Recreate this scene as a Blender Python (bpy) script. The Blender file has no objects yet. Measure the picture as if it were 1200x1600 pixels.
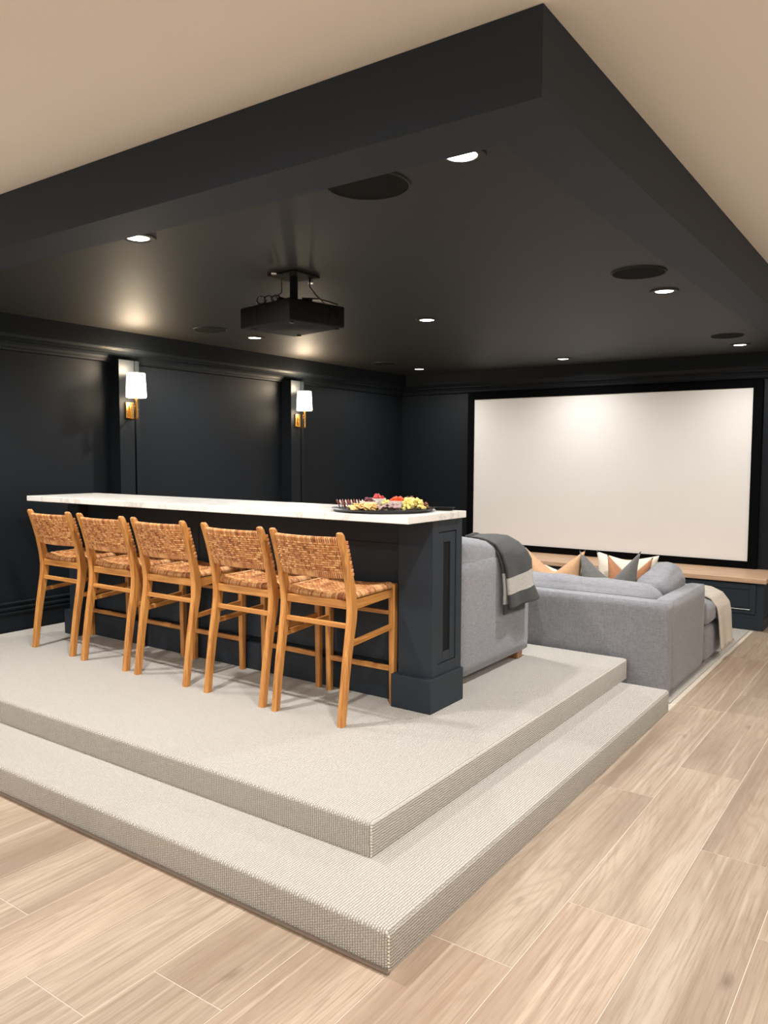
import bpy, bmesh, math, random
from mathutils import Vector, Matrix
random.seed(7)
C = bpy.context.scene.collection
PI = math.pi

# ------------------------------------------------------------------ camera
CAM_Z = 1.5
F_PX, YAW, PITCH, ROLL = 1224.931, 0.61258, 0.06975, 0.0037
def cam_axes():
    cy, sy, cp, sp, cr, sr = math.cos(YAW), math.sin(YAW), math.cos(PITCH), math.sin(PITCH), math.cos(ROLL), math.sin(ROLL)
    f = Vector((-sy, cy, 0)); r = Vector((cy, sy, 0)); u = Vector((0, 0, 1))
    f2 = f*cp - u*sp; u2 = u*cp + f*sp
    return f2, r*cr + u2*sr, u2*cr - r*sr
cd = bpy.data.cameras.new('camera'); cam = bpy.data.objects.new('camera', cd); C.objects.link(cam)
_f, _r, _u = cam_axes()
cam.matrix_world = Matrix(((_r.x, _u.x, -_f.x, 0), (_r.y, _u.y, -_f.y, 0), (_r.z, _u.z, -_f.z, CAM_Z), (0, 0, 0, 1)))
cd.sensor_fit = 'VERTICAL'; cd.sensor_height = 36.0; cd.lens = F_PX/1600*36.0
cd.clip_start = 0.05; cd.clip_end = 60
bpy.context.scene.camera = cam

# ------------------------------------------------------------------ world, exposure, lamp strengths
w = bpy.data.worlds.new('world'); bpy.context.scene.world = w; w.use_nodes = True
w.node_tree.nodes['Background'].inputs[0].default_value = (1.0, .93, .85, 1)
w.node_tree.nodes['Background'].inputs[1].default_value = 0.05
vs = bpy.context.scene.view_settings
vs.view_transform = 'Standard'; vs.look = 'None'; vs.gamma = 1; vs.use_curve_mapping = False
vs.exposure = 0.22
P_THEATRE, P_MAIN, P_SCONCE = 25.0, 18.0, 13.0
WARM = (1.0, .985, .965)
SPREAD_THEATRE, SPREAD_MAIN = 2.8, 3.0

# ------------------------------------------------------------------ materials
def srgb(r, g, b):
    f = lambda c: (c/255/12.92) if c/255 <= .04045 else ((c/255+.055)/1.055)**2.4
    return (f(r), f(g), f(b), 1)
class N:
    def __init__(s, name):
        s.m = bpy.data.materials.new(name); s.m.use_nodes = True
        s.t = s.m.node_tree; s.b = s.t.nodes['Principled BSDF']
    def n(s, kind, **kw):
        x = s.t.nodes.new(kind)
        for k, v in kw.items():
            if k.startswith('i_'):
                key = k[2:]; key = int(key) if key.isdigit() else key.replace('_', ' ')
                x.inputs[key].default_value = v
            else: setattr(x, k, v)
        return x
    def l(s, a, b): s.t.links.new(a, b)
    def coords(s, kind='Object', scale=(1, 1, 1)):
        tc = s.n('ShaderNodeTexCoord'); mp = s.n('ShaderNodeMapping'); mp.inputs['Scale'].default_value = scale
        s.l(tc.outputs[kind], mp.inputs[0]); return mp.outputs[0]
    def noise(s, vec, scale, detail=4, rough=.5, dist=0):
        x = s.n('ShaderNodeTexNoise'); x.inputs['Scale'].default_value = scale; x.inputs['Detail'].default_value = detail
        x.inputs['Roughness'].default_value = rough; x.inputs['Distortion'].default_value = dist
        s.l(vec, x.inputs['Vector']); return x.outputs['Fac']
    def ramp(s, fac, stops):
        x = s.n('ShaderNodeValToRGB'); e = x.color_ramp.elements
        while len(e) < len(stops): e.new(.5)
        for i, (p, c) in enumerate(stops): e[i].position = p; e[i].color = c
        s.l(fac, x.inputs[0]); return x.outputs[0]
    def mix(s, fac, a, b, mode='MIX'):
        x = s.n('ShaderNodeMix', data_type='RGBA', blend_type=mode)
        if isinstance(fac, (int, float)): x.inputs[0].default_value = fac
        else: s.l(fac, x.inputs[0])
        for i, v in ((6, a), (7, b)):
            if isinstance(v, tuple): x.inputs[i].default_value = v
            else: s.l(v, x.inputs[i])
        return x.outputs[2]
    def math(s, op, a, b=None, c=None):
        x = s.n('ShaderNodeMath', operation=op)
        for i, v in enumerate((a, b, c)):
            if v is None: continue
            if isinstance(v, (int, float)): x.inputs[i].default_value = v
            else: s.l(v, x.inputs[i])
        return x.outputs[0]
    def bump(s, h, strength=.3, dist=.01):
        x = s.n('ShaderNodeBump'); x.inputs['Strength'].default_value = strength; x.inputs['Distance'].default_value = dist
        s.l(h, x.inputs['Height']); s.l(x.outputs[0], s.b.inputs['Normal'])
    def set(s, color=None, rough=.5, metal=0, spec=None, sheen=0):
        if color is not None:
            if isinstance(color, tuple): s.b.inputs['Base Color'].default_value = color
            else: s.l(color, s.b.inputs['Base Color'])
        if isinstance(rough, (int, float)): s.b.inputs['Roughness'].default_value = rough
        else: s.l(rough, s.b.inputs['Roughness'])
        s.b.inputs['Metallic'].default_value = metal
        if spec is not None: s.b.inputs['Specular IOR Level'].default_value = spec
        if sheen: s.b.inputs['Sheen Weight'].default_value = sheen
        return s

def plain(name, c, rough=.5, metal=0, var=.06, scale=40, bump=.05, spec=None, sheen=0):
    m = N(name); v = m.coords(); f = m.noise(v, scale, 3)
    lo = tuple(x*(1-var) for x in c[:3])+(1,); hi = tuple(min(1, x*(1+var)) for x in c[:3])+(1,)
    m.set(m.mix(f, lo, hi), rough, metal, spec, sheen)
    if bump: m.bump(f, bump, .004)
    return m.m

M = {}
M['ceiling'] = plain('ceiling_paint', srgb(232, 226, 216), .9, scale=90, var=.02)
M['offwhite'] = plain('wall_paint_light', srgb(236, 234, 230), .85, scale=90, var=.02)
M['navy'] = plain('navy_charcoal_paint', srgb(18, 23, 28), .55, scale=120, var=.04, bump=.04, spec=.22)
M['navy_lit'] = plain('navy_paint_lit', srgb(42, 49, 58), .6, scale=120, var=.04, bump=.04, spec=.2)  # same navy paint, lightened: main-room light on the beam put into its colour
M['navy_cab'] = plain('navy_cabinet_paint', srgb(37, 45, 53), .48, scale=120, var=.03, bump=.02, spec=.3)
M['tray'] = plain('tray_ceiling_paint', srgb(34, 33, 31), .58, scale=160, var=.05, bump=.12, spec=.38)
M['black'] = plain('matte_black', srgb(6, 6, 7), .7, var=.1, spec=.25)
M['velvet'] = plain('black_velvet_frame', srgb(5, 5, 6), .95, var=.1, spec=.1)
M['black_gloss'] = plain('black_plastic', srgb(20, 20, 22), .3, var=.05)
M['grille'] = plain('speaker_grille', srgb(23, 23, 23), .9, var=.3, scale=900, bump=.3, spec=.1)
M['brass'] = plain('brass', srgb(222, 172, 92), .25, 1, var=.03, bump=0)
M['chrome'] = plain('brushed_steel', srgb(200, 200, 198), .3, 1, var=.03, bump=0)
M['bowl'] = plain('white_porcelain', srgb(235, 230, 222), .25, var=.02, bump=0)
M['taupe'] = plain('taupe_strip', srgb(128, 112, 100), .6)
M['grout'] = plain('cream_grout', srgb(205, 194, 178), .8, var=.04)
M['screen'] = plain('projection_cloth', srgb(236, 232, 227), .75, scale=3, var=.02, bump=0)

def fabric(name, c, c2, sc=260, sheen=.15, bump=.35):
    m = N(name); v = m.coords()
    a = m.noise(m.coords(scale=(sc*.12, sc*.12, sc)), 1, 3, .7); b = m.noise(m.coords(scale=(sc, sc*.9, sc*.12)), 1, 3, .7)
    k = m.math('MULTIPLY_ADD', a, .5, m.math('MULTIPLY', b, .5))
    col = m.ramp(k, [(.36, c2), (.62, c)])
    m.set(m.mix(m.math('MULTIPLY', m.noise(v, 3, 2), .3), col, tuple(x*.85 for x in c[:3])+(1,)), .9, sheen=sheen); m.bump(k, bump, .003)
    return m.m
M['linen'] = fabric('grey_linen', srgb(152, 152, 156), srgb(112, 113, 119))
M['throw_dark'] = fabric('charcoal_wool', srgb(64, 65, 64), srgb(36, 37, 38), 300, .1)
M['throw_light'] = fabric('pale_grey_wool', srgb(190, 186, 178), srgb(150, 148, 143), 300, .1)
M['throw_cream'] = fabric('cream_knit', srgb(214, 202, 186), srgb(184, 172, 158), 200)
M['pillow_tan'] = fabric('tan_velvet', srgb(206, 164, 124), srgb(188, 144, 104), 120, bump=.1)
M['pillow_grey'] = fabric('slate_velvet', srgb(110, 108, 104), srgb(88, 87, 85), 120, bump=.1)
M['pillow_brown'] = fabric('rust_velvet', srgb(178, 124, 86), srgb(160, 108, 72), 120, bump=.1)
M['pillow_white'] = fabric('ivory_cotton', srgb(232, 222, 204), srgb(214, 202, 184), 120, bump=.1)

def wood(name, c1, c2, c3, axis='z', sc=1.0, rough=.42):
    m = N(name); s = {'x': (1.2, 22, 22), 'y': (22, 1.2, 22), 'z': (22, 22, 1.2)}[axis]
    s = tuple(k*sc for k in s)
    oi = m.n('ShaderNodeObjectInfo'); tc = m.n('ShaderNodeTexCoord'); add = m.n('ShaderNodeVectorMath', operation='ADD')
    mul = m.n('ShaderNodeVectorMath', operation='SCALE'); mul.inputs['Scale'].default_value = 7.3
    cmb = m.n('ShaderNodeCombineXYZ')
    for i in range(3): m.l(oi.outputs['Random'], cmb.inputs[i])
    m.l(cmb.outputs[0], mul.inputs[0]); m.l(tc.outputs['Object'], add.inputs[0]); m.l(mul.outputs[0], add.inputs[1])
    mp = m.n('ShaderNodeMapping'); mp.inputs['Scale'].default_value = s; m.l(add.outputs[0], mp.inputs[0])
    f = m.noise(mp.outputs[0], 2.2, 6, .6, .8)
    m.set(m.ramp(f, [(.3, c2), (.5, c1), (.7, c3)]), rough); m.bump(f, .08, .003)
    return m.m
M['teak'] = wood('teak', srgb(196, 134, 68), srgb(160, 100, 46), srgb(214, 156, 88))
M['oak'] = wood('pale_oak_bench', srgb(204, 168, 136), srgb(184, 146, 114), srgb(216, 184, 152), 'x')
M['teak_x'] = wood('teak_rail', srgb(196, 134, 68), srgb(160, 100, 46), srgb(214, 156, 88), 'x')
M['teak_y'] = wood('teak_side_rail', srgb(196, 134, 68), srgb(160, 100, 46), srgb(214, 156, 88), 'y')
M['foot'] = wood('oak_foot', srgb(150, 104, 66), srgb(120, 80, 48), srgb(168, 120, 80), 'x')

def rattan(name, base, dark, light):
    m = N(name); g = m.n('ShaderNodeNewGeometry')
    f = m.noise(m.coords(), 60, 3)
    k = m.math('MULTIPLY_ADD', g.outputs['Random Per Island'], .75, m.math('MULTIPLY', f, .3))
    m.set(m.ramp(k, [(.08, dark), (.42, base), (.9, light)]), .45); m.bump(m.noise(m.coords(scale=(1, 1, 1)), 500, 2), .2, .002)
    return m.m
M['rattan'] = rattan('rattan', srgb(198, 132, 78), srgb(134, 76, 38), srgb(230, 178, 120))
M['rattan_core'] = plain('rattan_core', srgb(84, 48, 26), .7)

def quartz():
    m = N('white_quartz'); v = m.coords()
    n = m.noise(v, 1.6, 6, .6, 1.5); a = m.math('ABSOLUTE', m.math('SUBTRACT', n, .5))
    vein = m.math('SUBTRACT', 1.0, m.math('MINIMUM', m.math('MULTIPLY', a, 45), 1.0))
    m.set(m.mix(m.math('MULTIPLY', vein, .45), srgb(232, 228, 220), srgb(165, 160, 152)), .28)
    return m.m
M['quartz'] = quartz()

def carpet():
    # looped rib pile: u counts across the ribs, v along them
    m = N('loop_pile_carpet'); uv = m.n('ShaderNodeUVMap'); sp = m.n('ShaderNodeSeparateXYZ')
    wob = m.n('ShaderNodeTexNoise'); wob.inputs['Scale'].default_value = 60; m.l(uv.outputs[0], wob.inputs['Vector'])
    ad = m.n('ShaderNodeVectorMath', operation='MULTIPLY_ADD'); ad.inputs[1].default_value = (.007, .007, 0)
    m.l(wob.outputs['Color'], ad.inputs[0]); m.l(uv.outputs[0], ad.inputs[2]); m.l(ad.outputs[0], sp.inputs[0])
    U = m.math('MULTIPLY', sp.outputs[0], 2*PI/.0098); V = m.math('MULTIPLY', sp.outputs[1], PI/.0085)
    row = m.math('FLOOR', m.math('MULTIPLY', sp.outputs[0], 1/.0098))
    V2 = m.math('ADD', V, m.math('MULTIPLY', row, 1.7))
    a = m.math('MULTIPLY_ADD', m.math('COSINE', U), -.5, .5)
    b = m.math('ABSOLUTE', m.math('SINE', V2))
    h = m.math('MULTIPLY', m.math('POWER', a, .6), m.math('MULTIPLY_ADD', b, .65, .35))
    n = m.noise(uv.outputs[0], 500, 2)
    big = m.noise(uv.outputs[0], 2.0, 3)
    spk = m.noise(uv.outputs[0], 150, 3, .7)
    c = m.ramp(h, [(0, srgb(92, 87, 84)), (.32, srgb(192, 186, 179)), (.75, srgb(230, 225, 217))])
    c = m.mix(m.math('MULTIPLY', n, .6), c, srgb(186, 180, 172)); c = m.mix(m.math('MULTIPLY', m.ramp(spk, [(.42, (1, 1, 1, 1)), (.58, (0, 0, 0, 1))]), .30), c, srgb(176, 168, 158)); c = m.mix(m.math('MULTIPLY', big, .18), c, srgb(200, 190, 174))
    m.set(c, .95, sheen=.1); m.bump(m.math('ADD', h, m.math('MULTIPLY', n, .3)), .8, .006)
    return m.m
M['carpet'] = carpet()

def tile_mat():
    m = N('wood_look_porcelain'); oi = m.n('ShaderNodeObjectInfo'); tc = m.n('ShaderNodeTexCoord')
    R1 = oi.outputs['Random']
    cmb = m.n('ShaderNodeCombineXYZ'); m.l(m.math('MULTIPLY', R1, 37.0), cmb.inputs[0]); m.l(m.math('MULTIPLY', R1, 91.0), cmb.inputs[1]); m.l(m.math('MULTIPLY', R1, 13.0), cmb.inputs[2])
    ad = m.n('ShaderNodeVectorMath', operation='ADD'); m.l(tc.outputs['Object'], ad.inputs[0]); m.l(cmb.outputs[0], ad.inputs[1])
    def mp(s):
        x = m.n('ShaderNodeMapping'); x.inputs['Scale'].default_value = s; m.l(ad.outputs[0], x.inputs[0]); return x.outputs[0]
    big = m.noise(mp((4.5, .6, 1)), 1, 2, .5, .4)              # broad tonal bands with the grain
    ring = m.math('SINE', m.math('MULTIPLY', m.noise(mp((5.5, .60, 1)), 1, 1.5, .45, .3), 130))   # cathedral rings
    ring = m.math('POWER', m.math('MULTIPLY_ADD', ring, .5, .5), 3)
    fine = m.noise(mp((120, 3.2, 1)), 1, 4, .65)
    fib = m.noise(mp((55, .8, 1)), 1, 5, .62, .25)
    lite = m.noise(mp((26, .45, 3)), 1, 3, .5, .35)
    c = m.ramp(big, [(.30, srgb(150, 132, 115)), (.5, srgb(176, 159, 141)), (.70, srgb(194, 180, 163))])
    c = m.mix(m.math('MULTIPLY', m.ramp(fib, [(.50, (0, 0, 0, 1)), (.64, (1, 1, 1, 1))]), .5), c, srgb(140, 116, 95))
    c = m.mix(m.math('MULTIPLY', m.ramp(lite, [(.60, (0, 0, 0, 1)), (.68, (1, 1, 1, 1))]), .5), c, srgb(212, 198, 180))
    c = m.mix(m.math('MULTIPLY', ring, .25), c, srgb(142, 120, 99))
    c = m.mix(m.math('MULTIPLY', fine, .25), c, srgb(205, 190, 170))
    c = m.mix(m.math('MULTIPLY', m.ramp(m.noise(mp((210, 5, 1)), 1, 3, .6), [(.5, (0, 0, 0, 1)), (.68, (1, 1, 1, 1))]), .38), c, srgb(126, 104, 84))
    # knots
    vo = m.n('ShaderNodeTexVoronoi'); vo.inputs['Scale'].default_value = 1; m.l(mp((5.0, 1.9, 1)), vo.inputs['Vector'])
    dist = m.math('ADD', vo.outputs['Distance'], m.math('MULTIPLY', m.noise(mp((30, 12, 1)), 1, 3), .12))
    pick = m.math('GREATER_THAN', m.n('ShaderNodeSeparateColor').outputs[0], .5)
    sc = m.t.nodes[-1]; sc = [x for x in m.t.nodes if x.bl_idname == 'ShaderNodeSeparateColor'][0]; m.l(vo.outputs['Color'], sc.inputs[0])
    k = m.ramp(dist, [(.06, (1, 1, 1, 1)), (.17, (0, 0, 0, 1))])
    kk = m.math('MULTIPLY', m.math('MULTIPLY', k, m.math('GREATER_THAN', sc.outputs[0], .35)), .75)
    c = m.mix(kk, c, srgb(84, 62, 46))
    wn = m.n('ShaderNodeTexWhiteNoise', noise_dimensions='1D'); m.l(R1, wn.inputs['W'])
    tint = m.ramp(wn.outputs['Value'], [(0, srgb(226, 219, 211)), (.5, srgb(240, 233, 226)), (1, srgb(250, 239, 230))])
    c = m.mix(.8, c, tint, 'MULTIPLY')
    m.set(c, m.math('MULTIPLY_ADD', fine, .15, .42), spec=.4); m.bump(m.math('ADD', fib, m.math('MULTIPLY', fine, .5)), .06, .002)
    return m.m
M['tile'] = tile_mat()

def emit(name, c, s):
    m = N(name); m.set(c, .5); m.b.inputs['Emission Color'].default_value = c; m.b.inputs['Emission Strength'].default_value = s
    return m.m
M['lens'] = emit('lamp_diffuser', (1, .93, .82, 1), 14)
M['shade'] = emit('glass_shade', (1, .90, .74, 1), 4.0)
M['led'] = emit('led_indicator', (1, .95, .85, 1), 3)

# food
for nm, c, r in (('cheddar', (242, 218, 128), .5), ('cracker', (232, 194, 130), .7), ('salami', (124, 44, 38), .45), ('fat', (226, 196, 178), .5),
                 ('strawberry', (190, 38, 32), .35), ('tomato', (226, 84, 40), .3), ('nut', (134, 84, 56), .6), ('ham', (170, 140, 136), .5), ('berry', (96, 30, 40), .35)):
    M[nm] = plain(nm, srgb(*c), r, var=.2, scale=80)

# ------------------------------------------------------------------ mesh helpers
class B:
    def __init__(s): s.bm = bmesh.new()
    def box(s, x0, x1, y0, y1, z0, z1, bev=0, seg=2, mi=0):
        r = bmesh.ops.create_cube(s.bm, size=1)['verts']
        for v in r:
            v.co = Vector((x0+(v.co.x+.5)*(x1-x0), y0+(v.co.y+.5)*(y1-y0), z0+(v.co.z+.5)*(z1-z0)))
        fs = {f for v in r for f in v.link_faces}
        for f in fs: f.material_index = mi
        if bev:
            es = list({e for f in fs for e in f.edges})
            bmesh.ops.bevel(s.bm, geom=es, offset=bev, segments=seg, affect='EDGES', profile=.5)
        return s
    def loft(s, rings, closed=True, caps=True, mi=0):
        vr = [[s.bm.verts.new(p) for p in r] for r in rings]
        n = len(rings[0])
        for a, b in zip(vr, vr[1:]):
            for i in range(n if closed else n-1):
                f = s.bm.faces.new((a[i], a[(i+1) % n], b[(i+1) % n], b[i])); f.material_index = mi
        if caps and closed:
            s.bm.faces.new(vr[0][::-1]).material_index = mi; s.bm.faces.new(vr[-1]).material_index = mi
        return vr
    def tube(s, pts, r, n=8, mi=0):
        pts = [Vector(p) for p in pts]; rings = []; last = None
        for i, p in enumerate(pts):
            t = (pts[min(i+1, len(pts)-1)]-pts[max(i-1, 0)]).normalized()
            if last is None: a = t.cross(Vector((0, 0, 1))); a = a if a.length > .1 else t.cross(Vector((1, 0, 0)))
            else: a = last - t*last.dot(t)
            a.normalize(); last = a; b = t.cross(a); rr = r[i] if isinstance(r, (list, tuple)) else r
            rings.append([p+a*math.cos(2*PI*k/n)*rr+b*math.sin(2*PI*k/n)*rr for k in range(n)])
        s.loft(rings, mi=mi); return s
    def lathe(s, prof, c=(0, 0, 0), n=32, mi=0, sx=1, sy=1):
        # profile of (radius, z) from bottom axis to top axis
        rings = []
        for r, z in prof: rings.append([(c[0]+sx*max(r, 1e-4)*math.cos(2*PI*k/n), c[1]+sy*max(r, 1e-4)*math.sin(2*PI*k/n), c[2]+z) for k in range(n)])
        s.loft(rings, mi=mi); return s
    def grid(s, fn, nu, nv, mi=0, miw=None):
        vs_ = [[s.bm.verts.new(fn(i/nu, j/nv)) for j in range(nv+1)] for i in range(nu+1)]
        for i in range(nu):
            for j in range(nv):
                f = s.bm.faces.new((vs_[i][j], vs_[i+1][j], vs_[i+1][j+1], vs_[i][j+1]))
                f.material_index = miw(i/nu, j/nv) if miw else mi
        return vs_

def link(name, b, mat, parent=None, base=None, smooth=False, recalc=True):
    """base: world position of the thing's origin; vertices are given in world space and moved to it"""
    bm = b.bm if isinstance(b, B) else b
    if recalc: bmesh.ops.recalc_face_normals(bm, faces=bm.faces)
    off = Vector(base) if base is not None else (Vector(wbase(parent)) if parent else Vector((0, 0, 0)))
    for v in bm.verts: v.co -= off
    me = bpy.data.meshes.new(name); bm.to_mesh(me); bm.free()
    for m in (mat if isinstance(mat, (list, tuple)) else [mat]): me.materials.append(m)
    if smooth:
        for p in me.polygons: p.use_smooth = True
        if smooth != 'all':
            try: me.set_sharp_from_angle(angle=math.radians(40))
            except Exception: pass
    o = bpy.data.objects.new(name, me); C.objects.link(o)
    if parent: o.parent = parent
    else: o.location = off
    return o
def wbase(o):
    v = Vector((0, 0, 0))
    while o is not None: v += o.location; o = o.parent
    return v
def tag(o, label=None, cat=None, group=None, kind=None):
    if label: o['label'] = label
    if cat: o['category'] = cat
    if group: o['group'] = group
    if kind: o['kind'] = kind
    return o
def thing(name, label, cat, loc, group=None):
    o = bpy.data.objects.new(name, None); C.objects.link(o); o.location = loc; o.empty_display_size = .1
    return tag(o, label, cat, group)
def struct(name, b, mat, parent=None, smooth=False):
    o = link(name, b, mat, parent, smooth=smooth)
    if not parent: o['kind'] = 'structure'
    return o
def copy_tree(o, parent=None):
    c = o.copy(); C.objects.link(c); c.parent = parent
    for ch in [x for x in C.objects if x.parent == o]: copy_tree(ch, c)
    return c
def subsurf(o, n=2):
    md = o.modifiers.new('subdivision', 'SUBSURF'); md.levels = n; md.render_levels = n; return o
def solid(o, t, off=0):
    md = o.modifiers.new('thickness', 'SOLIDIFY'); md.thickness = t; md.offset = off; return o

# ------------------------------------------------------------------ key dimensions
XL, YB = -5.372, 8.02            # left wall and screen wall planes
ZC, ZT, ZS = 2.570, 2.470, 2.355  # main ceiling, tray ceiling, underside of the dropped border
SX, SY, IX, IY = -.804, 1.79, -1.012, 1.996   # outer and inner corners of the border
PL, ST = .2472, .1236             # platform and lower step heights
XR, YF = 4.0, -3.6                # far right wall, wall behind the viewpoint

# ------------------------------------------------------------------ shell
struct('floor', B().box(XL, XR, YF, YB, -.12, -.0009), M['grout'])
floor = bpy.data.objects['floor']
TW, TL, G = .2825, 1.425, .0026
x_edge = -1.2415
offs = {0: 2.03, 1: 2.456, 2: 3.09, -1: 1.03, -2: 1.41, -3: 1.18}
full = None
tiles = []
for c in range(-15, 15):
    xa = x_edge + c*TW; xb = xa+TW
    xa_, xb_ = max(xa, XL), min(xb, 2.6)
    if xb_-xa_ < .02: continue
    o0 = offs.get(c, (c*.61) % 1.0*TL)
    k0 = math.floor((-1.6-o0)/TL)
    for k in range(k0, 9):
        ya, yb = o0+k*TL, o0+(k+1)*TL
        if yb < -1.4 or ya > YB-.1: continue
        yb_ = min(yb, YB)
        if xb_ <= -1.23: yb_ = min(yb_, 1.815)            # carpeted steps cover the rest
        if yb_-ya < .05: continue
        clipped = (xa_ != xa) or (xb_ != xb) or (yb_ != yb)
        cx, cy = (xa_+xb_)/2, (ya+yb_)/2; hx, hy = (xb_-xa_-G)/2, (yb_-ya-G)/2
        if clipped or full is None:
            b = B().box(cx-hx, cx+hx, cy-hy, cy+hy, -.010, 0, .0007, 1)
            o = link('floor_tile', b, M['tile'], base=(cx, cy, 0)); o.parent = floor
            if not clipped: full = o
        else:
            o = full.copy(); C.objects.link(o); o.location = (cx, cy, 0); o.parent = floor
        tiles.append(o)

struct('wall_left', B().box(XL-.12, XL, SY, YB+.12, -.12, ZC), M['navy'])
struct('wall_left', B().box(XL-.12, XL, YF-.12, SY, -.12, ZC), M['offwhite'])
struct('wall_back', B().box(XL, SX, YB, YB+.12, -.12, ZC), M['navy'])
struct('wall_back', B().box(SX, XR, YB, YB+.12, -.12, ZC), M['offwhite'])
struct('wall_right', B().box(XR, XR+.12, YF-.12, YB+.12, -.12, ZC), M['offwhite'])
struct('wall_front', B().box(XL, XR, YF-.12, YF, -.12, ZC), M['offwhite'])
struct('ceiling', B().box(XL-.12, XR+.12, YF-.12, YB+.12, ZC, ZC+.1), M['ceiling'])
# dropped dark border and tray
struct('ceiling', B().box(XL, IX+.01, IY-.01, YB, ZT, ZC-.001), M['tray'])
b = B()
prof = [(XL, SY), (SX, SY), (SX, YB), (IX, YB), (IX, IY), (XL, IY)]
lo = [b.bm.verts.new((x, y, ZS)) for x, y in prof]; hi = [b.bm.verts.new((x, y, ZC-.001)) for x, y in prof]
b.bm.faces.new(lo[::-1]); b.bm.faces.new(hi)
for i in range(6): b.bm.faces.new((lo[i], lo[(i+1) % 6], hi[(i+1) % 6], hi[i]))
struct('trim_1', b, M['navy_lit'])
LIP = .155
struct('trim_2', B().box(XL, XL+LIP, IY, YB, ZS, ZT), M['navy'])
struct('trim_3', B().box(XL+LIP, IX, YB-LIP, YB, ZS, ZT), M['navy'])
# crown moulding under the border: profile (distance from wall, z)
cp_ = [(0, ZS), (.15, ZS), (.15, ZS-.012), (.135, ZS-.018), (.120, ZS-.034), (.098, ZS-.044), (.098, ZS-.052), (.088, ZS-.052), (.066, ZS-.060), (.05, ZS-.074), (.04, ZS-.092), (.04, ZS-.099), (.030, ZS-.099), (.024, ZS-.112), (.0, ZS-.118)]
b = B(); b.loft([[(XL+d, y, z) for d, z in cp_] for y in (IY, YB)]); struct('trim_4', b, M['navy'])
b = B(); b.loft([[(x, YB-d, z) for d, z in cp_] for x in (XL, SX-.1)]); struct('trim_5', b, M['navy'])
# baseboard on the platform along the left wall
bp = [(0, PL-.01), (.022, PL-.01), (.022, .372), (.030, .374), (.030, .384), (.018, .388), (.018, .402), (.026, .405), (.026, .416), (.014, .422), (.014, .440), (.022, .444), (.022, .452), (.008, .458), (0, .458)]
b = B(); b.loft([[(XL+d, y, z) for d, z in bp] for y in (SY, YB)]); struct('baseboard_left', b, M['navy'])
# pilasters on the left wall, with a fine groove
for i, y0 in enumerate((3.86, 5.86)):
    b = B(); d = XL+.127
    yg = y0+.137; pr = [(XL, y0), (d, y0), (d, yg), (d-.018, yg), (d-.018, yg+.018), (d, yg+.018), (d, y0+.19), (XL, y0+.19)]
    zb, zt = (.458 if False else PL), ZS-.10
    b.loft([[(x, y, z) for x, y in pr] for z in (zb, zt)])
    struct('trim_%d' % (6+i), b, M['navy'])

# ------------------------------------------------------------------ carpeted platform in two steps
def carpet_block(name, x0, x1, y0, y1, z0, z1, r, label):
    b = B(); bm = b.bm
    vs8 = bmesh.ops.create_cube(bm, size=1)['verts']
    for v in vs8: v.co = Vector((x0+(v.co.x+.5)*(x1-x0), y0+(v.co.y+.5)*(y1-y0), z0+(v.co.z+.5)*(z1-z0)))
    es = []
    for e in bm.edges:
        a, c = e.verts[0].co, e.verts[1].co
        top = a.z > z1-1e-4 and c.z > z1-1e-4
        front = a.y < y0+1e-4 and c.y < y0+1e-4
        right = a.x > x1-1e-4 and c.x > x1-1e-4
        if (top and (front or right)) or (front and right): es.append(e)
    bmesh.ops.bevel(bm, geom=es, offset=r, segments=5, affect='EDGES', profile=.5)
    bmesh.ops.recalc_face_normals(bm, faces=bm.faces)
    uvl = bm.loops.layers.uv.new('UVMap')
    for f in bm.faces:
        n = f.normal
        for lp in f.loops:
            p = lp.vert.co
            if n.z > .6: uvc = (p.x, p.y)
            elif abs(n.x) > abs(n.y): uvc = (p.z, p.y)
            else: uvc = (p.x, p.z)
            lp[uvl].uv = uvc
    o = link(name, b, M['carpet'], base=(x1, y0, z0), smooth=True, recalc=False)
    return tag(o, kind='structure') if False else o
# the steps are carpeted structure: one stepped platform
pt = thing('carpeted_platform', 'two-step seating platform covered in cream ribbed loop carpet', 'platform', (-1.242, 1.80, 0))
def reparent(o, p):
    o.location = o.location - wbase(p); o.parent = p; return o
reparent(carpet_block('lower_step', XL+.001, -1.242, 1.80, 4.72, .002, ST, .018, ''), pt)
reparent(carpet_block('upper_step', XL+.035, -1.532, 2.112, 4.83, ST-.001, PL, .018, ''), pt)
# corner seams and edge stitching rows of heavier loops
def stitch(p0, p1, step=.0105, r=.0042):
    b = B(); p0, p1 = Vector(p0), Vector(p1); n = int((p1-p0).length/step)
    for i in range(n+1):
        p = p0.lerp(p1, i/n)
        bmesh.ops.create_icosphere(b.bm, subdivisions=1, radius=r, matrix=Matrix.Translation(p))
    return b
M['loop'] = plain('carpet_loops', srgb(226, 216, 202), .95, scale=300, var=.12)
b = stitch((-1.2435, 1.8015, .006), (-1.2435, 1.8015, ST-.016)); o = link('corner_seam', b, M['loop'], pt, smooth='all'); tag(o, kind='stuff')
b = stitch((-1.5335, 2.1135, ST+.006), (-1.5335, 2.1135, PL-.016)); o = link('corner_seam', b, M['loop'], pt, smooth='all'); tag(o, kind='stuff')
b = B().box(XL+.03, -1.236, 1.786, 1.80, 0.0005, .010, .003, 2); link('edge_strip', b, M['taupe'], pt)  # thin taupe bar at the foot of the front riser
tag(bpy.data.objects['edge_strip'], 'thin taupe strip along the foot of the lower step')

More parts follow.
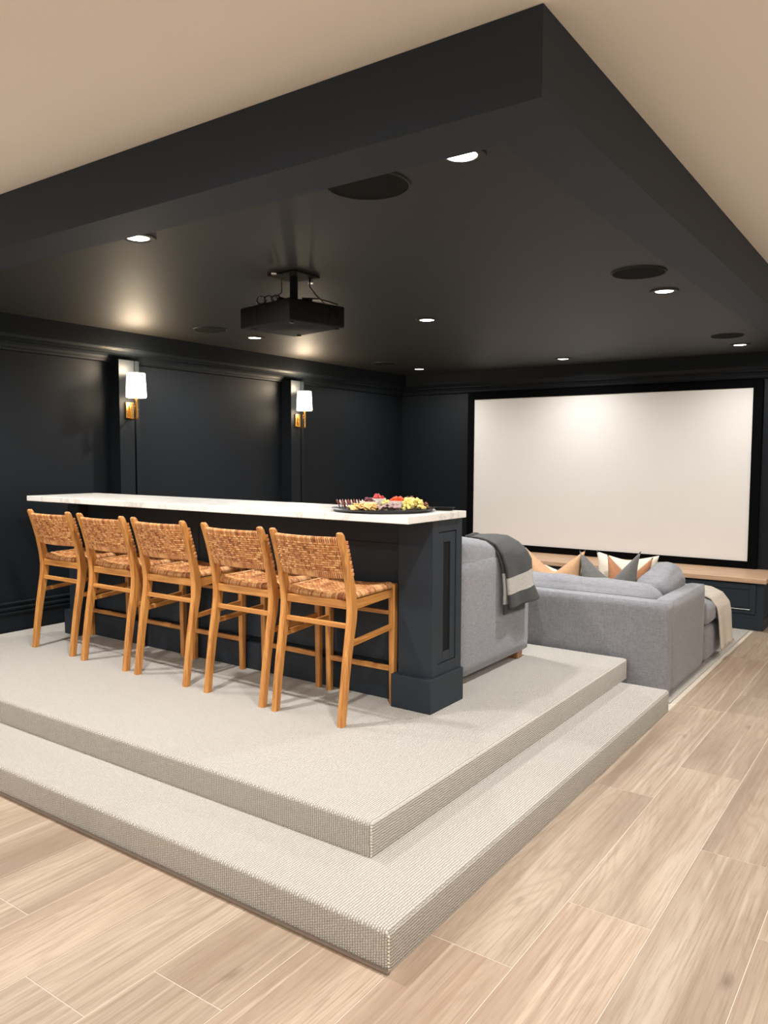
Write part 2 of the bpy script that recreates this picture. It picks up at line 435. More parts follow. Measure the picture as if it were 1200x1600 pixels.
# rug under the front sofa
b = B().box(-4.9, -1.272, 4.86, 7.335, .0005, .012, .004, 2)
uvl = b.bm.loops.layers.uv.new('UVMap')
for f in b.bm.faces:
    for lp in f.loops: lp[uvl].uv = (lp.vert.co.x, lp.vert.co.y)
tag(link('rug', b, M['carpet'], base=(-3.08, 6.1, 0)), 'cream area rug under the front sofa, before the low cabinets', 'rug')

# ------------------------------------------------------------------ lamps
def area(name, loc, power, size, parent, spread=2.4, color=WARM, shape='DISK', rot=None):
    ld = bpy.data.lights.new(name, 'AREA'); ld.shape = shape; ld.size = size; ld.energy = power; ld.color = color; ld.spread = spread
    o = bpy.data.objects.new(name, ld); C.objects.link(o); o.parent = parent; o.location = Vector(loc)-wbase(parent)
    if rot: o.rotation_euler = rot
    return o
def downlight(x, y, z, label, ringmat, power, group, spread, cat='ceiling light'):
    t = thing('recessed_downlight', label, cat, (x, y, z), group)
    b = B(); b.lathe([(.052, -.001), (.052, -.006), (.060, -.010), (.078, -.008), (.082, -.001)], (x, y, z), 40); link('trim_ring', b, ringmat, t, smooth=True)
    b = B(); b.lathe([(.0001, -.0075), (.03, -.0075), (.048, -.0055), (.0519, -.001)], (x, y, z), 32); link('diffuser', b, M['lens'], t, smooth=True)
    area('downlight_lamp', (x, y, z-.014), power, .10, t, spread, color=WARM)
    return t
LP = {(0, 0): (-4.62, 2.28), (1, 0): (-2.939, 2.275), (2, 0): (-1.288, 2.257), (0, 1): (-4.582, 4.68), (1, 1): (-2.979, 4.756), (2, 1): (-1.333, 4.715), (0, 2): (-4.68, 7.32), (1, 2): (-3.027, 7.343), (2, 2): (-1.411, 7.267)}
names = {(1, 0): 'recessed downlight half hidden behind the dark beam above the stools', (2, 0): 'recessed downlight half hidden behind the beam at its corner, largest of all',
         (0, 1): 'recessed downlight beyond the projector, nearest the right-hand sconce', (1, 1): 'recessed downlight in the middle of the dark ceiling, right of the projector',
         (2, 1): 'recessed downlight beside the large round speaker near the right beam', (0, 2): 'recessed downlight in the far left corner above the screen wall',
         (1, 2): 'recessed downlight above the middle of the screen', (2, 2): 'recessed downlight at the far right above the screen corner', (0, 0): 'recessed downlight at the near left corner of the tray, outside the view'}
for i in range(3):
    for j in range(3):
        downlight(*LP[(i, j)], ZT, names[(i, j)], M['tray'], P_THEATRE*(.45 if j == 2 else 1), 'recessed downlights in the dark tray ceiling', SPREAD_THEATRE)
for (x, y) in ((-4.3, .4), (-1.9, .4), (.5, .4), (2.8, .4), (-4.3, -2.0), (-1.9, -2.0), (.5, -2.0), (2.8, -2.0), (.9, 2.8), (.9, 5.4), (2.9, 2.8), (2.9, 5.4)):
    downlight(x, y, ZC, 'recessed downlight in the pale main ceiling, outside the view', M['offwhite'], P_MAIN, 'recessed downlights in the pale ceiling', SPREAD_MAIN)

# ceiling speakers
def speaker(x, y, r, label):
    t = thing('ceiling_speaker', label, 'speaker', (x, y, ZT), 'round speakers in the tray ceiling')
    b = B(); b.lathe([(r-.008, -.001), (r-.008, -.007), (r-.003, -.008), (r, -.001)], (x, y, ZT), 48); link('rim', b, M['tray'], t, smooth=True)
    b = B(); b.lathe([(.0001, -.006), (r-.009, -.005), (r-.0085, -.001)], (x, y, ZT), 48); link('grille', b, M['grille'], t, smooth=True)
speaker(-1.314, 4.176, .142, 'round black ceiling speaker beside the downlight near the right beam')
speaker(-1.395, 6.70, .125, 'round black ceiling speaker by the far right downlight')
speaker(-1.70, 2.31, .155, 'large round ceiling speaker half hidden by the front beam')
speaker(-4.58, 4.2, .13, 'faint round ceiling speaker left of the projector')
speaker(-4.7, 6.7, .12, 'faint round ceiling speaker near the far left corner')

# wall sconces
def sconce(y, label):
    xf = XL+.127
    t = thing('wall_sconce', label, 'wall lamp', (xf, y, 1.90), 'brass wall sconces')
    b = B().box(xf, xf+.018, y-.036, y+.034, 1.80, 1.925, .003, 2); link('backplate', b, M['brass'], t)
    ys = y-.002; xs = xf+.100
    b = B().box(xf+.018, xf+.03, ys-.008, ys+.008, 1.815, 1.90, .002).box(xf+.02, xs+.009, ys-.008, ys+.008, 1.786, 1.800, .002)
    link('arm', b, M['brass'], t)
    b = B().box(xs-.009, xs+.009, ys-.009, ys+.009, 1.786, 1.97, .002); link('stem', b, M['brass'], t)
    b = B(); R0, R1 = .079, .070
    b.lathe([(R0*.4, .0), (R0-.006, .0), (R0, .008), (R1, .190), (R1-.004, .190), (R0-.006, .012), (R0*.4, .008)], (xs, ys, 1.957), 40)
    link('shade', b, M['shade'], t, smooth=True)
    ld = bpy.data.lights.new('sconce_bulb', 'POINT'); ld.energy = P_SCONCE; ld.color = (1, .80, .56); ld.shadow_soft_size = .04
    o = bpy.data.objects.new('sconce_bulb', ld); C.objects.link(o); o.parent = t; o.location = Vector((xs, ys, 2.175))-wbase(t)
    ld = bpy.data.lights.new('sconce_bulb', 'POINT'); ld.energy = P_SCONCE*.5; ld.color = (1, .80, .56); ld.shadow_soft_size = .06
    o = bpy.data.objects.new('sconce_bulb', ld); C.objects.link(o); o.parent = t; o.location = Vector((xs+.0, ys, 1.935))-wbase(t)
sconce(3.945, 'brass wall sconce with lit white shade, nearer to the stools')
sconce(5.945, 'brass wall sconce with lit white shade, farther one towards the screen')

# ------------------------------------------------------------------ projection screen
YS = YB-.05
t = thing('projection_screen', 'huge blank white projection screen in black frame on the end wall', 'screen', (-2.88, YB, .5))
x0, x1, z0, z1 = -4.352, -1.418, .532, 2.158; fx0, fx1, fz0, fz1 = -4.43, -1.335, .470, 2.232
for r in ((fx0, x0, fz0, fz1), (x1, fx1, fz0, fz1), (x0, x1, fz0, z0), (x0, x1, z1, fz1)):
    link('frame_bar', B().box(r[0], r[1], YS, YB-.001, r[2], r[3], .004, 2), M['velvet'], t)
link('screen_surface', B().box(x0-.005, x1+.005, YB-.035, YB-.02, z0-.005, z1+.005), M['screen'], t)

# low cabinets with a wood bench top
xs_ = [-4.5, -3.392, -2.283, -1.175]
lab = ['far left', 'middle', 'right-hand']
for i in range(3):
    a, c = xs_[i], xs_[i+1]
    t = thing('low_cabinet', ['dark low cabinet below the left of the screen, behind the sofa', 'dark low cabinet below the middle of the screen', 'dark low cabinet at the right end, beside the open floor'][i], 'cabinet', ((a+c)/2, 7.7, 0), 'low cabinets under the screen')
    link('body', B().box(a+.0005, c-.0005, 7.405, YB-.001, .10, .420, .002, 1), M['navy_cab'], t)
    link('plinth', B().box(a+.0005, c+(.006 if i == 2 else -.0005), 7.398, YB-.001, .001, .105, .003, 1), M['navy_cab'], t)
    dx0, dx1 = a+.06, c-.061; dz0, dz1 = .143, .405
    b = B().box(dx0, dx0+.05, 7.386, 7.405, dz0, dz1, .002, 1).box(dx1-.05, dx1, 7.386, 7.405, dz0, dz1, .002, 1).box(dx0+.05, dx1-.05, 7.386, 7.405, dz0, dz0+.05, .002, 1).box(dx0+.05, dx1-.05, 7.386, 7.405, dz1-.05, dz1, .002, 1).box(dx0+.05, dx1-.05, 7.397, 7.405, dz0+.05, dz1-.05)
    d = link('drawer', b, M['navy_cab'], t)
    xm = dx1-.13
    link('handle', B().tube([(xm-.09, 7.386, .183), (xm-.09, 7.372, .183), (xm+.09, 7.372, .183), (xm+.09, 7.386, .183)], .004), M['chrome'], d, smooth=True)
tag(link('bench_top', B().box(-4.52, -1.15, 7.35, YB-.001, .4205, .462, .004, 2), M['oak'], base=(-2.9, 7.7, .42)), 'long pale oak bench top running under the screen', 'bench top')

# ------------------------------------------------------------------ bar
BX0, BX1 = -4.985, -1.985
t = thing('bar_cabinet', 'long dark navy paneled bar base with square end posts, behind the stools', 'bar', ((BX0+BX1)/2, 3.4, PL))
link('knee_wall', B().box(BX0+.02, BX1-.02, 3.315, 3.50, PL, 1.193), M['navy'], t)
# front panels and rails between the posts
px = [BX0+.125, -4.26, -3.725, -3.19, -2.68, BX1-.19]
for a, c in zip(px, px[1:]):
    link('panel', B().box(a+.003, c-.003, 3.302, 3.316, .44, 1.06, .003, 1), M['navy_cab'], t)
link('top_rail', B().box(BX0+.125, BX1-.19, 3.295, 3.316, 1.06, 1.193, .002, 1), M['navy_cab'], t)
link('base_board', B().box(BX0+.125, BX1-.19, 3.283, 3.316, PL, .405, .004, 2), M['navy_cab'], t)
def end_post(xa, xb, side):
    p = link('post', B().box(xa, xb, 3.222, 3.508, .40, 1.193, .002, 1), M['navy_cab'], t)
    link('plinth', B().box(xa-.022, xb+.022, 3.19, 3.515, PL, .417, .004, 2), M['navy_cab'], p)
    if side > 0:
        X = xb
        def ring(y0, y1, z0, z1, wd, x_in, x_out):
            return B().box(x_in, x_out, y0, y0+wd, z0, z1, .0015, 1).box(x_in, x_out, y1-wd, y1, z0, z1, .0015, 1).box(x_in, x_out, y0+wd, y1-wd, z0, z0+wd, .0015, 1).box(x_in, x_out, y0+wd, y1-wd, z1-wd, z1, .0015, 1)
        link('panel_frame', B().box(X-.002, X+.010, 3.222, 3.279, .40, 1.193, .001, 1).box(X-.002, X+.010, 3.451, 3.508, .40, 1.193, .001, 1).box(X-.002, X+.010, 3.279, 3.451, .40, .475, .001, 1).box(X-.002, X+.010, 3.279, 3.451, 1.135, 1.193, .001, 1), M['navy_cab'], p)
        link('panel_moulding', ring(3.281, 3.449, .479, 1.131, .05, X-.002, X+.006), M['navy_cab'], p)
        link('panel_slot', B().box(X-.001, X+.0008, 3.333, 3.397, .53, 1.08), M['black'], p)
end_post(BX1-.19, BX1, 1); end_post(BX0, BX0+.125, -1)
tag(link('countertop', B().box(-5.078, -1.957, 2.975, 3.518, 1.194, 1.229, .003, 2), M['quartz'], base=(-3.5, 3.25, 1.194)), 'long white veined quartz countertop on the dark bar base', 'countertop')
b = B().box(-3.34, -3.18, 3.10, 3.16, 1.1875, 1.1935, .002, 1)
link('support_bracket', b, M['chrome'], t)

# ------------------------------------------------------------------ stools
def weave_patch(b, P0, du, dv, n, h):
    """a small raised strand pad centred at P0 with half extents du, dv"""
    c = P0 + n*h
    o4 = [P0-du-dv, P0+du-dv, P0+du+dv, P0-du+dv]; i4 = [c-du*.62-dv*.55, c+du*.62-dv*.55, c+du*.62+dv*.55, c-du*.62+dv*.55]
    ov = [b.bm.verts.new(p) for p in o4]; iv = [b.bm.verts.new(p) for p in i4]
    b.bm.faces.new(iv)
    for k in range(4): b.bm.faces.new((ov[k], ov[(k+1) % 4], iv[(k+1) % 4], iv[k]))
def weave(b, surf, nu, nv, h=.0035, flip=1, edge=0.0):
    """basket weave over a surface patch surf(u, v) -> Vector"""
    for i in range(nu):
        for j in range(nv):
            u, v = (i+.5)/nu, (j+.5)/nv
            if not (edge <= v <= 1-edge): continue
            p = surf(u, v); e = 1e-3
            tu = (surf(min(u+e, 1), v)-surf(max(u-e, 0), v)); tv = (surf(u, min(v+e, 1))-surf(u, max(v-e, 0)))
            lu = tu.length/(2*e)/nu; lv = tv.length/(2*e)/nv; tu.normalize(); tv.normalize(); n = tu.cross(tv).normalized()*flip
            j_ = random.uniform(.85, 1.15)
            if (i+j) % 2 == 0: weave_patch(b, p, tu*lu*.95*j_, tv*lv*.40, n, h*j_)
            else: weave_patch(b, p-n*h*.3, tu*lu*.36, tv*lv*.85*j_, n, h*.8)
def make_stool():
    t = thing('bar_stool', '', 'bar stool', (0, 0, 0))
    W = .205
    def rear_post(sx):
        path = [(-.222, 0), (-.205, .14), (-.184, .28), (-.162, .40), (-.146, .48), (-.140, .545), (-.150, .62), (-.172, .72), (-.200, .81), (-.232, .895)]
        wy = [.019, .020, .0215, .0235, .026, .0275, .0255, .0225, .0195, .0165]; hx = .0165
        b = B(); rings = []
        for (y, z), wv in zip(path, wy):
            c = .006
            rings.append([(sx*W+a, y+bb, z) for a, bb in ((-hx+c, -wv), (hx-c, -wv), (hx, -wv+c), (hx, wv-c), (hx-c, wv), (-hx+c, wv), (-hx, wv-c), (-hx, -wv+c))])
        y, z = path[-1]
        for s, dz in ((.85, .008), (.55, .0135)):
            rings.append([(sx*W+a*s, y-.004+bb*s, z+dz) for a, bb in ((-hx+.006, -.0165), (hx-.006, -.0165), (hx, -.0105), (hx, .0105), (hx-.006, .0165), (-hx+.006, .0165), (-hx, .0105), (-hx, -.0105))])
        b.loft(rings); link('rear_leg', b, M['teak'], t, smooth=True)
    def front_leg(sx):
        b = B(); rings = []
        for z, s in ((0, .0145), (.3, .017), (.56, .019), (.612, .019), (.616, .016)):
            c = .004
            rings.append([(sx*W+a, .208+bb, z) for a, bb in ((-s+c, -s), (s-c, -s), (s, -s+c), (s, s-c), (s-c, s), (-s+c, s), (-s, s-c), (-s, -s+c))])
        b.loft(rings); link('front_leg', b, M['teak'], t, smooth=True)
    for sx in (-1, 1): rear_post(sx); front_leg(sx)
    # seat rails
    b = B().box(-W+.012, W-.012, -.155, -.133, .538, .578, .004, 2); link('seat_rail', b, M['teak_x'], t)
    b = B().box(-W+.012, W-.012, .197, .219, .545, .585, .004, 2); link('seat_rail', b, M['teak_x'], t)
    for sx in (-1, 1):
        b = B(); b.loft([[(sx*W+a, y, z) for a, z in ((-.011, zc-h), (.011, zc-h), (.011, zc+h), (-.011, zc+h))] for y, zc, h in ((-.125, .560, .022), (.195, .572, .018))])
        link('seat_rail', b, M['teak_y'], t)
        b = B(); b.loft([[(sx*W+a, y, z) for a, z in ((-.009, zc-.012), (.009, zc-.012), (.009, zc+.012), (-.009, zc+.012))] for y, zc in ((-.165, .375), (.20, .40))])
        link('stretcher', b, M['teak_y'], t)
    link('stretcher', B().box(-W+.01, W-.01, -.160, -.142, .446, .470, .003, 2), M['teak_x'], t)
    link('stretcher', B().box(-W+.01, W-.01, .198, .216, .165, .192, .003, 2), M['teak_x'], t)
    link('stretcher', B().box(-W+.01, W-.01, .199, .215, .455, .477, .003, 2), M['teak_x'], t)
    # woven seat: core, woven top, strands wrapped over each edge
    SX0, SX1, SY0, SY1 = -.196, .196, -.128, .200
    def top(u, v):
        x = SX0+(SX1-SX0)*u; y = SY0+(SY1-SY0)*v
        q = (2*u-1)**2
        return Vector((x, y, .598+.014*q+.008*v-.006*(1-q)*math.sin(PI*v)))
    b = B()
    b.loft([[top(k/12, v)-Vector((0, 0, d)) for k in range(13)]+[top(k/12, v)-Vector((0, 0, .022)) for k in range(12, -1, -1)] for v, d in [(j/6, .004) for j in range(7)]])
    core = link('seat', b, M['rattan_core'], t)
    b = B(); weave(b, top, 30, 26, .0045, 1)
    n = 34
    for i in range(n):      # wraps over back and front edges
        u = (i+.5)/n; hw = (SX1-SX0)/n*.46
        for v, sg in ((0, -1), (1, 1)):
            p = top(u, v); pts = [(-.016*sg, .003), (0.0, .0035), (.010*sg, -.004), (.013*sg, -.014), (.010*sg, -.026)]
            rings = []
            j = random.uniform(-.0008, .0008)
            for dy, dz in pts:
                rings.append([p+Vector((a, dy+j, dz+e)) for a, e in ((-hw, -.003), (-hw*.5, .001), (hw*.5, .001), (hw, -.003))])
            b.loft(rings, closed=False, caps=False)
    n = 28
    for i in range(n):      # wraps over the side rails
        v = (i+.5)/n; hw = (SY1-SY0)/n*.46
        for u, sg in ((0, -1), (1, 1)):
            p = top(u, v); rings = []
            for dx, dz in [(-.02*sg, .003), (0.0, .0035), (.012*sg, -.003), (.018*sg, -.012), (.017*sg, -.022)]:
                rings.append([p+Vector((dx, a, dz+e)) for a, e in ((-hw, -.003), (-hw*.5, .001), (hw*.5, .001), (hw, -.003))])
            b.loft(rings, closed=False, caps=False)
    o = link('weave', b, M['rattan'], core, recalc=True); tag(o, 'woven rattan strands of the seat', kind='stuff')
    # woven back, bowed to the rear
    def bk(u, v, off=0.0):
        x = -.189+.378*u; z = .690+.190*v; y = -.168-.058*v-.030*(1-(2*u-1)**2)
        return Vector((x, y+off, z))
    b = B()
    rings = []
    for k in range(13):
        u = k/12
        rings.append([bk(u, 0, -.009), bk(u, 1, -.009), bk(u, 1, .009), bk(u, 0, .009)])
    b.loft(rings); core = link('backrest', b, M['rattan_core'], t)
    b = B()
    weave(b, lambda u, v: bk(u, v, -.010), 32, 17, .0045, 1, edge=.13)
    weave(b, lambda u, v: bk(u, v, .010), 32, 17, .0045, -1, edge=.13)
    n = 34
    for i in range(n):
        u = (i+.5)/n; hw = .378/n*.47
        for v, sg in ((0, -1), (1, 1)):
            p = bk(u, v); ln = random.uniform(.026, .036); rings = []
            for dy, dz in [(-.0125, -ln*sg), (-.0135, -.004*sg), (-.009, .0035*sg), (0, .006*sg), (.009, .0035*sg), (.0135, -.004*sg), (.0125, -ln*sg)]:
                rings.append([p+Vector((a, dy+e*(1 if dy > 0 else -1)-.058*dz/.19, dz)) for a, e in ((-hw, -.003), (-hw*.4, .001), (hw*.4, .001), (hw, -.003))])
            b.loft(rings, closed=False, caps=False)
    for sx in (-1, 1):       # lashing through the slot in each post
        for k in range(9):
            z = .700+k*.019; v = (z-.690)/.19; y = -.168-.058*v+.012
            b.box(sx*W-.004+sx*.012, sx*W+.004+sx*.015, y-.004, y+.012, z, z+.016, .002, 1)
    o = link('weave', b, M['rattan'], core, recalc=True); tag(o, 'woven rattan strands of the backrest', kind='stuff')
    return t
stool = make_stool()
slabs = ['teak bar stool with woven rattan seat and back, nearest the bar end post',
         'teak bar stool with woven rattan back, second from the bar end post',
         'teak bar stool with woven rattan back, in the middle of the row of five',
         'teak bar stool with woven rattan back, second from the left wall',
         'teak bar stool with woven rattan back, nearest the left wall']
for i, (x, y, a) in enumerate(((-2.421, 3.030, .8), (-2.918, 3.038, -1.0), (-3.510, 3.046, .4), (-4.033, 3.050, -.3), (-4.592, 3.066, .5))):
    o = stool if i == 0 else copy_tree(stool)
    o.location = (x, y, PL+.0005); o.rotation_euler.z = math.radians(a)
    o['label'] = slabs[i]; o['group'] = 'bar stools along the bar'

# ------------------------------------------------------------------ soft shapes
def soft(name, x0, x1, y0, y1, z0, z1, mat, parent, puff=.03, e=.28, nz=.006, seed=0, base=None, sag=0, n=10, shape=None):
    """cushion: superellipsoid-like rounded box with slight lumps"""
    from mathutils import noise
    bm = bmesh.new(); bmesh.ops.create_cube(bm, size=2)
    bmesh.ops.subdivide_edges(bm, edges=bm.edges, cuts=n, use_grid_fill=True)
    hx, hy, hz = (x1-x0)/2, (y1-y0)/2, (z1-z0)/2; c = Vector(((x0+x1)/2, (y0+y1)/2, (z0+z1)/2)); m = min(hx, hy, hz)
    R = e
    for v in bm.verts:
        p = v.co.copy(); q = Vector((p.x*hx, p.y*hy, p.z*hz)); r = R*m*2
        r = min(r, m*.98)
        inner = Vector((max(-hx+r, min(hx-r, q.x)), max(-hy+r, min(hy-r, q.y)), max(-hz+r, min(hz-r, q.z))))
        d = q-inner
        if d.length > 1e-6: q = inner+d.normalized()*r
        q.z += puff*(1-p.x**2)*(1-p.y**2)*(1 if p.z > 0 else -.2)*abs(p.z)
        q.x += puff*.5*(1-p.z**2)*(1-p.y**2)*p.x*abs(p.x); q.y += puff*.5*(1-p.z**2)*(1-p.x**2)*p.y*abs(p.y)
        w_ = c+q
        nn = noise.noise(w_*6+Vector((seed, 0, 0)))*nz + noise.noise(w_*16+Vector((seed, 3, 0)))*nz*.5
        w_ += d.normalized()*nn if d.length > 1e-6 else Vector((0, 0, nn))
        if shape: w_ = shape(w_)
        v.co = w_
    return link(name, bm, mat, parent, base=base, smooth='all')

def pillow(name, c, wd, ht, th, mat, label, chop=.0, lean=.2, yaw=0, roll=0, group=None, n=22, stripe=None):
    from mathutils import noise
    b = B()
    def fn(side):
        def g(u, v):
            p, q = 2*u-1, 2*v-1
            ex = 1-.10*(1-q*q)*1; ez = 1-.10*(1-p*p)
            x = p*wd/2*(1-.09*(1-q*q)); z = q*ht/2*(1-.07*(1-p*p))
            y = side*th/2*((1-p**4)*(1-q**4))**.6
            if chop:
                k = (1-math.sqrt(p*p+.006))*1.05; hq = max(0, (q+.7)/1.7)
                z -= chop*k*hq; y += .3*chop*max(0, k)**2*hq
                x += .06*wd*math.copysign(1, p)*abs(p)*hq*hq*.3
            y += noise.noise(Vector((p*2.3, q*2.3, side+c[0])))*.006*(1-p*p)*(1-q*q)
            return (x, y, z+ht/2)
        return g
    b.grid(fn(-1), n, n); b.grid(fn(1), n, n)
    bmesh.ops.remove_doubles(b.bm, verts=b.bm.verts, dist=1e-5)
    o = link(name, b, mat, smooth='all')
    o.location = c; o.rotation_euler = (-lean, roll, yaw)
    return tag(o, label, 'pillow', group)

# ------------------------------------------------------------------ rear sofa, on the platform
sx1 = -2.07
t = thing('sofa', 'grey linen sofa on the platform behind the bar, throw over its arm', 'sofa', (-3.4, 4.1, PL))
z0 = .292
soft('arm', -2.215, sx1, 3.655, 4.55, z0, .922, M['linen'], t, puff=.004, e=.12, nz=.001, n=9)
soft('back', -4.75, -2.216, 3.63, 3.80, z0, .922, M['linen'], t, puff=.004, e=.12, nz=.001, n=9)
soft('arm', -4.90, -4.755, 3.655, 4.55, z0, .922, M['linen'], t, puff=.004, e=.12, nz=.001, n=6)
soft('seat_base', -4.75, -2.216, 3.80, 4.54, z0, .50, M['linen'], t, puff=.002, e=.1, nz=.001, n=6)
for a, c in ((-4.74, -3.49), (-3.48, -2.225)):
    soft('seat_cushion', a, c, 3.90, 4.56, .50, .67, M['linen'], t, puff=.02, e=.25, seed=a)
for i, (a, c) in enumerate(((-4.74, -3.95), (-3.94, -3.0), (-2.99, -2.088))):
    soft('back_cushion', a, c, 3.64, 4.42 if i == 2 else 4.10, .66, 1.068, M['linen'], t, puff=.015, e=.20, nz=.010, seed=i*5, n=16, shape=lambda p: Vector((p.x, p.y, p.z-.11*max(0, p.y-3.72)*max(0, p.z-.8)/.2)))
for x in (-2.14, -4.83):
    for y in (3.70, 4.455):
        link('foot', B().box(x-.05, x+.055, y-.035, y+.035, PL+.0005, z0+.004, .004, 1), M['foot'], t)

# throw over the arm
def interp(P, k):
    # P list of (x, z); k in 0..1 by arc length
    L = [0]
    for a, c in zip(P, P[1:]): L.append(L[-1]+math.hypot(c[0]-a[0], c[1]-a[1]))
    s = k*L[-1]
    for i in range(len(P)-1):
        if s <= L[i+1]+1e-9:
            f = (s-L[i])/(L[i+1]-L[i]+1e-9); return (P[i][0]+(P[i+1][0]-P[i][0])*f, P[i][1]+(P[i+1][1]-P[i][1])*f)
    return P[-1]
t = thing('throw_blanket', 'charcoal wool throw with a pale grey stripe draped over sofa arm', 'blanket', (-2.05, 4.3, .57))
Lp = [(-2.24, 1.022), (-2.21, 1.026), (-2.18, 1.024), (-2.14, 1.012), (-2.095, .990), (-2.052, .930), (-2.034, .867), (-2.026, .80), (-2.022, .717), (-2.016, .62)]
Rp = [(-2.40, 1.000), (-2.34, 1.010), (-2.28, 1.012), (-2.203, 1.008), (-2.13, .975), (-2.07, .928), (-2.038, .876), (-2.030, .80), (-2.022, .72), (-1.985, .635)]
def layer(Lp, Rp, yl, yr, off, hem, wav):
    def g(u, v):
        a, c = interp(Lp, u-.20*u*(1-u)*(1-v)), interp(Rp, u)
        x = a[0]+(c[0]-a[0])*v; z = a[1]+(c[1]-a[1])*v; y = yl(u)+(yr(u)-yl(u))*v
        drop = max(0, (u-.45)/.55)
        x += off + wav*drop*math.sin(v*PI*3.2+.5); z += -hem*max(0, u-.9)*10*(1+.25*math.sin(v*9)) - off*.2
        return (x, y, z)
    return g
def band(v0, v1): return lambda u, v: 1 if v0 <= u < v1 else 0
b = B(); b.grid(layer(Lp, Rp, lambda u: 4.09+.05*u, lambda u: 4.49+.03*max(0, u-.8)*4, .004, .006, .006), 56, 16, miw=band(.714, .875))
o = link('top_layer', b, [M['throw_dark'], M['throw_light']], t, smooth='all'); solid(o, .009, 0)
Lq = [(x, z) for x, z in Lp]; Lq[-1] = (-2.028, .578); Rq = list(Rp); Rq[-1] = (-2.030, .570)
b = B(); b.grid(layer(Lq, Rq, lambda u: 4.082+.04*u, lambda u: 4.42, -.012, .0, .003), 56, 16, miw=band(.62, .90))
o = link('under_layer', b, [M['throw_dark'], M['throw_light']], t, smooth='all'); solid(o, .009, 0)
b = B()
for k in range(12):
    v = k/11; x = -2.24-.16*v; y = 4.09+.4*v; z = 1.022-.022*v
    b.tube([(x+.01, y, z+.004), (x-.02, y+random.uniform(-.01, .01), z+.012), (x-.045, y+random.uniform(-.01, .01), z+random.uniform(0, .012))], .0035, 5)
tag(link('fringe', b, M['throw_dark'], t, smooth='all'), kind='stuff')

# ------------------------------------------------------------------ front sofa on the lower floor
t = thing('sectional_sofa', 'low grey linen sectional sofa on the rug below the platform, facing screen', 'sofa', (-2.8, 5.6, .012))
zb, zt, X2 = .026, .614, -1.303
soft('back', -4.35, X2, 4.872, 4.995, zb, zt, M['linen'], t, puff=.002, e=.10, nz=.001, n=12)
link('welt', B().tube([(-4.34, 4.992, zt+.002), (-1.43, 4.992, zt+.002)], .005, 8), M['linen'], t, smooth='all')
soft('arm', -1.425, X2, 4.99, 5.86, zb, zt, M['linen'], t, puff=.002, e=.22, nz=.001, n=9)
soft('seat_base', -4.33, -1.43, 5.0, 5.86, zb, .27, M['linen'], t, puff=.002, e=.1, nz=.001, n=6)
for a, c in ((-4.32, -2.9), (-2.89, -1.435)):
    soft('seat_cushion', a, c, 5.06, 5.90, .27, .44, M['linen'], t, puff=.02, e=.25, seed=a)
soft('back_cushion', -4.3, -2.87, 5.0, 5.26, .42, .668, M['linen'], t, puff=.02, e=.36, nz=.010, n=14)
soft('back_cushion', -2.86, -1.43, 5.0, 5.27, .42, .672, M['linen'], t, puff=.02, e=.36, nz=.012, seed=4, n=18)
def lean_arm(p):
    return Vector((p.x+(p.z-.5)*.10, p.y, p.z+ .07*math.exp(-((p.y-5.58)/.2)**2)*max(0, (p.z-.5)/.3)))
soft('side_cushion', -1.66, -1.425, 5.28, 5.80, .44, .70, M['linen'], t, puff=.02, e=.34, nz=.014, seed=9, n=16, shape=lean_arm)
soft('chaise_base', -2.3, X2+.004, 5.862, 6.40, zb, .285, M['linen'], t, puff=.002, e=.16, nz=.001, n=8)
soft('chaise_cushion', -2.28, X2+.012, 5.865, 6.42, .285, .468, M['linen'], t, puff=.022, e=.34, nz=.008, n=12)
for x in (-1.40, -4.25):
    for y in (4.95, 5.78, 6.3):
        if x < -4 and y > 6: continue
        link('foot', B().box(x-.03, x+.03, y-.03, y+.03, .0125, zb+.006, .002, 1), M['black'], t)

# cream throw over the chaise corner
Lp = [(-1.62, .500), (-1.50, .512), (-1.40, .502), (-1.32, .470), (-1.276, .405), (-1.266, .33), (-1.262, .25), (-1.258, .17), (-1.254, .09)]
Rp = [(-1.62, .498), (-1.50, .508), (-1.40, .498), (-1.32, .464), (-1.268, .400), (-1.252, .32), (-1.246, .24), (-1.240, .17), (-1.232, .115)]
t = thing('cream_throw', 'cream knitted throw hanging over the end of the sectional chaise', 'blanket', (-1.28, 6.3, .1))
b = B(); b.grid(layer(Lp, Rp, lambda u: 6.02+.10*u, lambda u: 6.44+.02*u, .004, .006, .010), 44, 18)
o = link('folded_cloth', b, M['throw_cream'], t, smooth='all'); solid(o, .012, 0)
b = B()
for k in range(22):
    v = k/21; x = -1.250+.022*v; y = 6.12+.34*v; z = .088+.03*v
    b.tube([(x, y, z), (x+.003, y+.003, z-.02)], .003, 5)
tag(link('fringe', b, M['throw_cream'], t, smooth='all'), kind='stuff')

# pillows
G_ = 'pillows along the front sofa'
pillow('throw_pillow', (-2.275, 5.36, .462), .47, .385, .15, M['pillow_tan'], 'tan velvet pillow with chopped top, leftmost on the front sofa', chop=.17, lean=.14, group=G_)
pillow('throw_pillow', (-1.845, 5.36, .462), .43, .395, .19, M['pillow_grey'], 'slate grey velvet pillow with a deep chopped top', chop=.21, lean=.14, roll=-.04, group=G_)
pillow('throw_pillow', (-1.77, 5.54, .462), .32, .345, .14, M['pillow_brown'], 'rust brown pillow peeking out behind the slate grey one', chop=.14, lean=.14, group=G_)
pillow('throw_pillow', (-1.84, 5.70, .462), .45, .34, .16, M['pillow_white'], 'ivory pillow behind the grey and rust pillows', chop=.04, lean=.14, group=G_)
pillow('throw_pillow', (-2.26, 5.52, .462), .30, .235, .13, M['pillow_white'], 'small cream pillow tucked behind the tan pillow', chop=.04, lean=.14, group=G_)

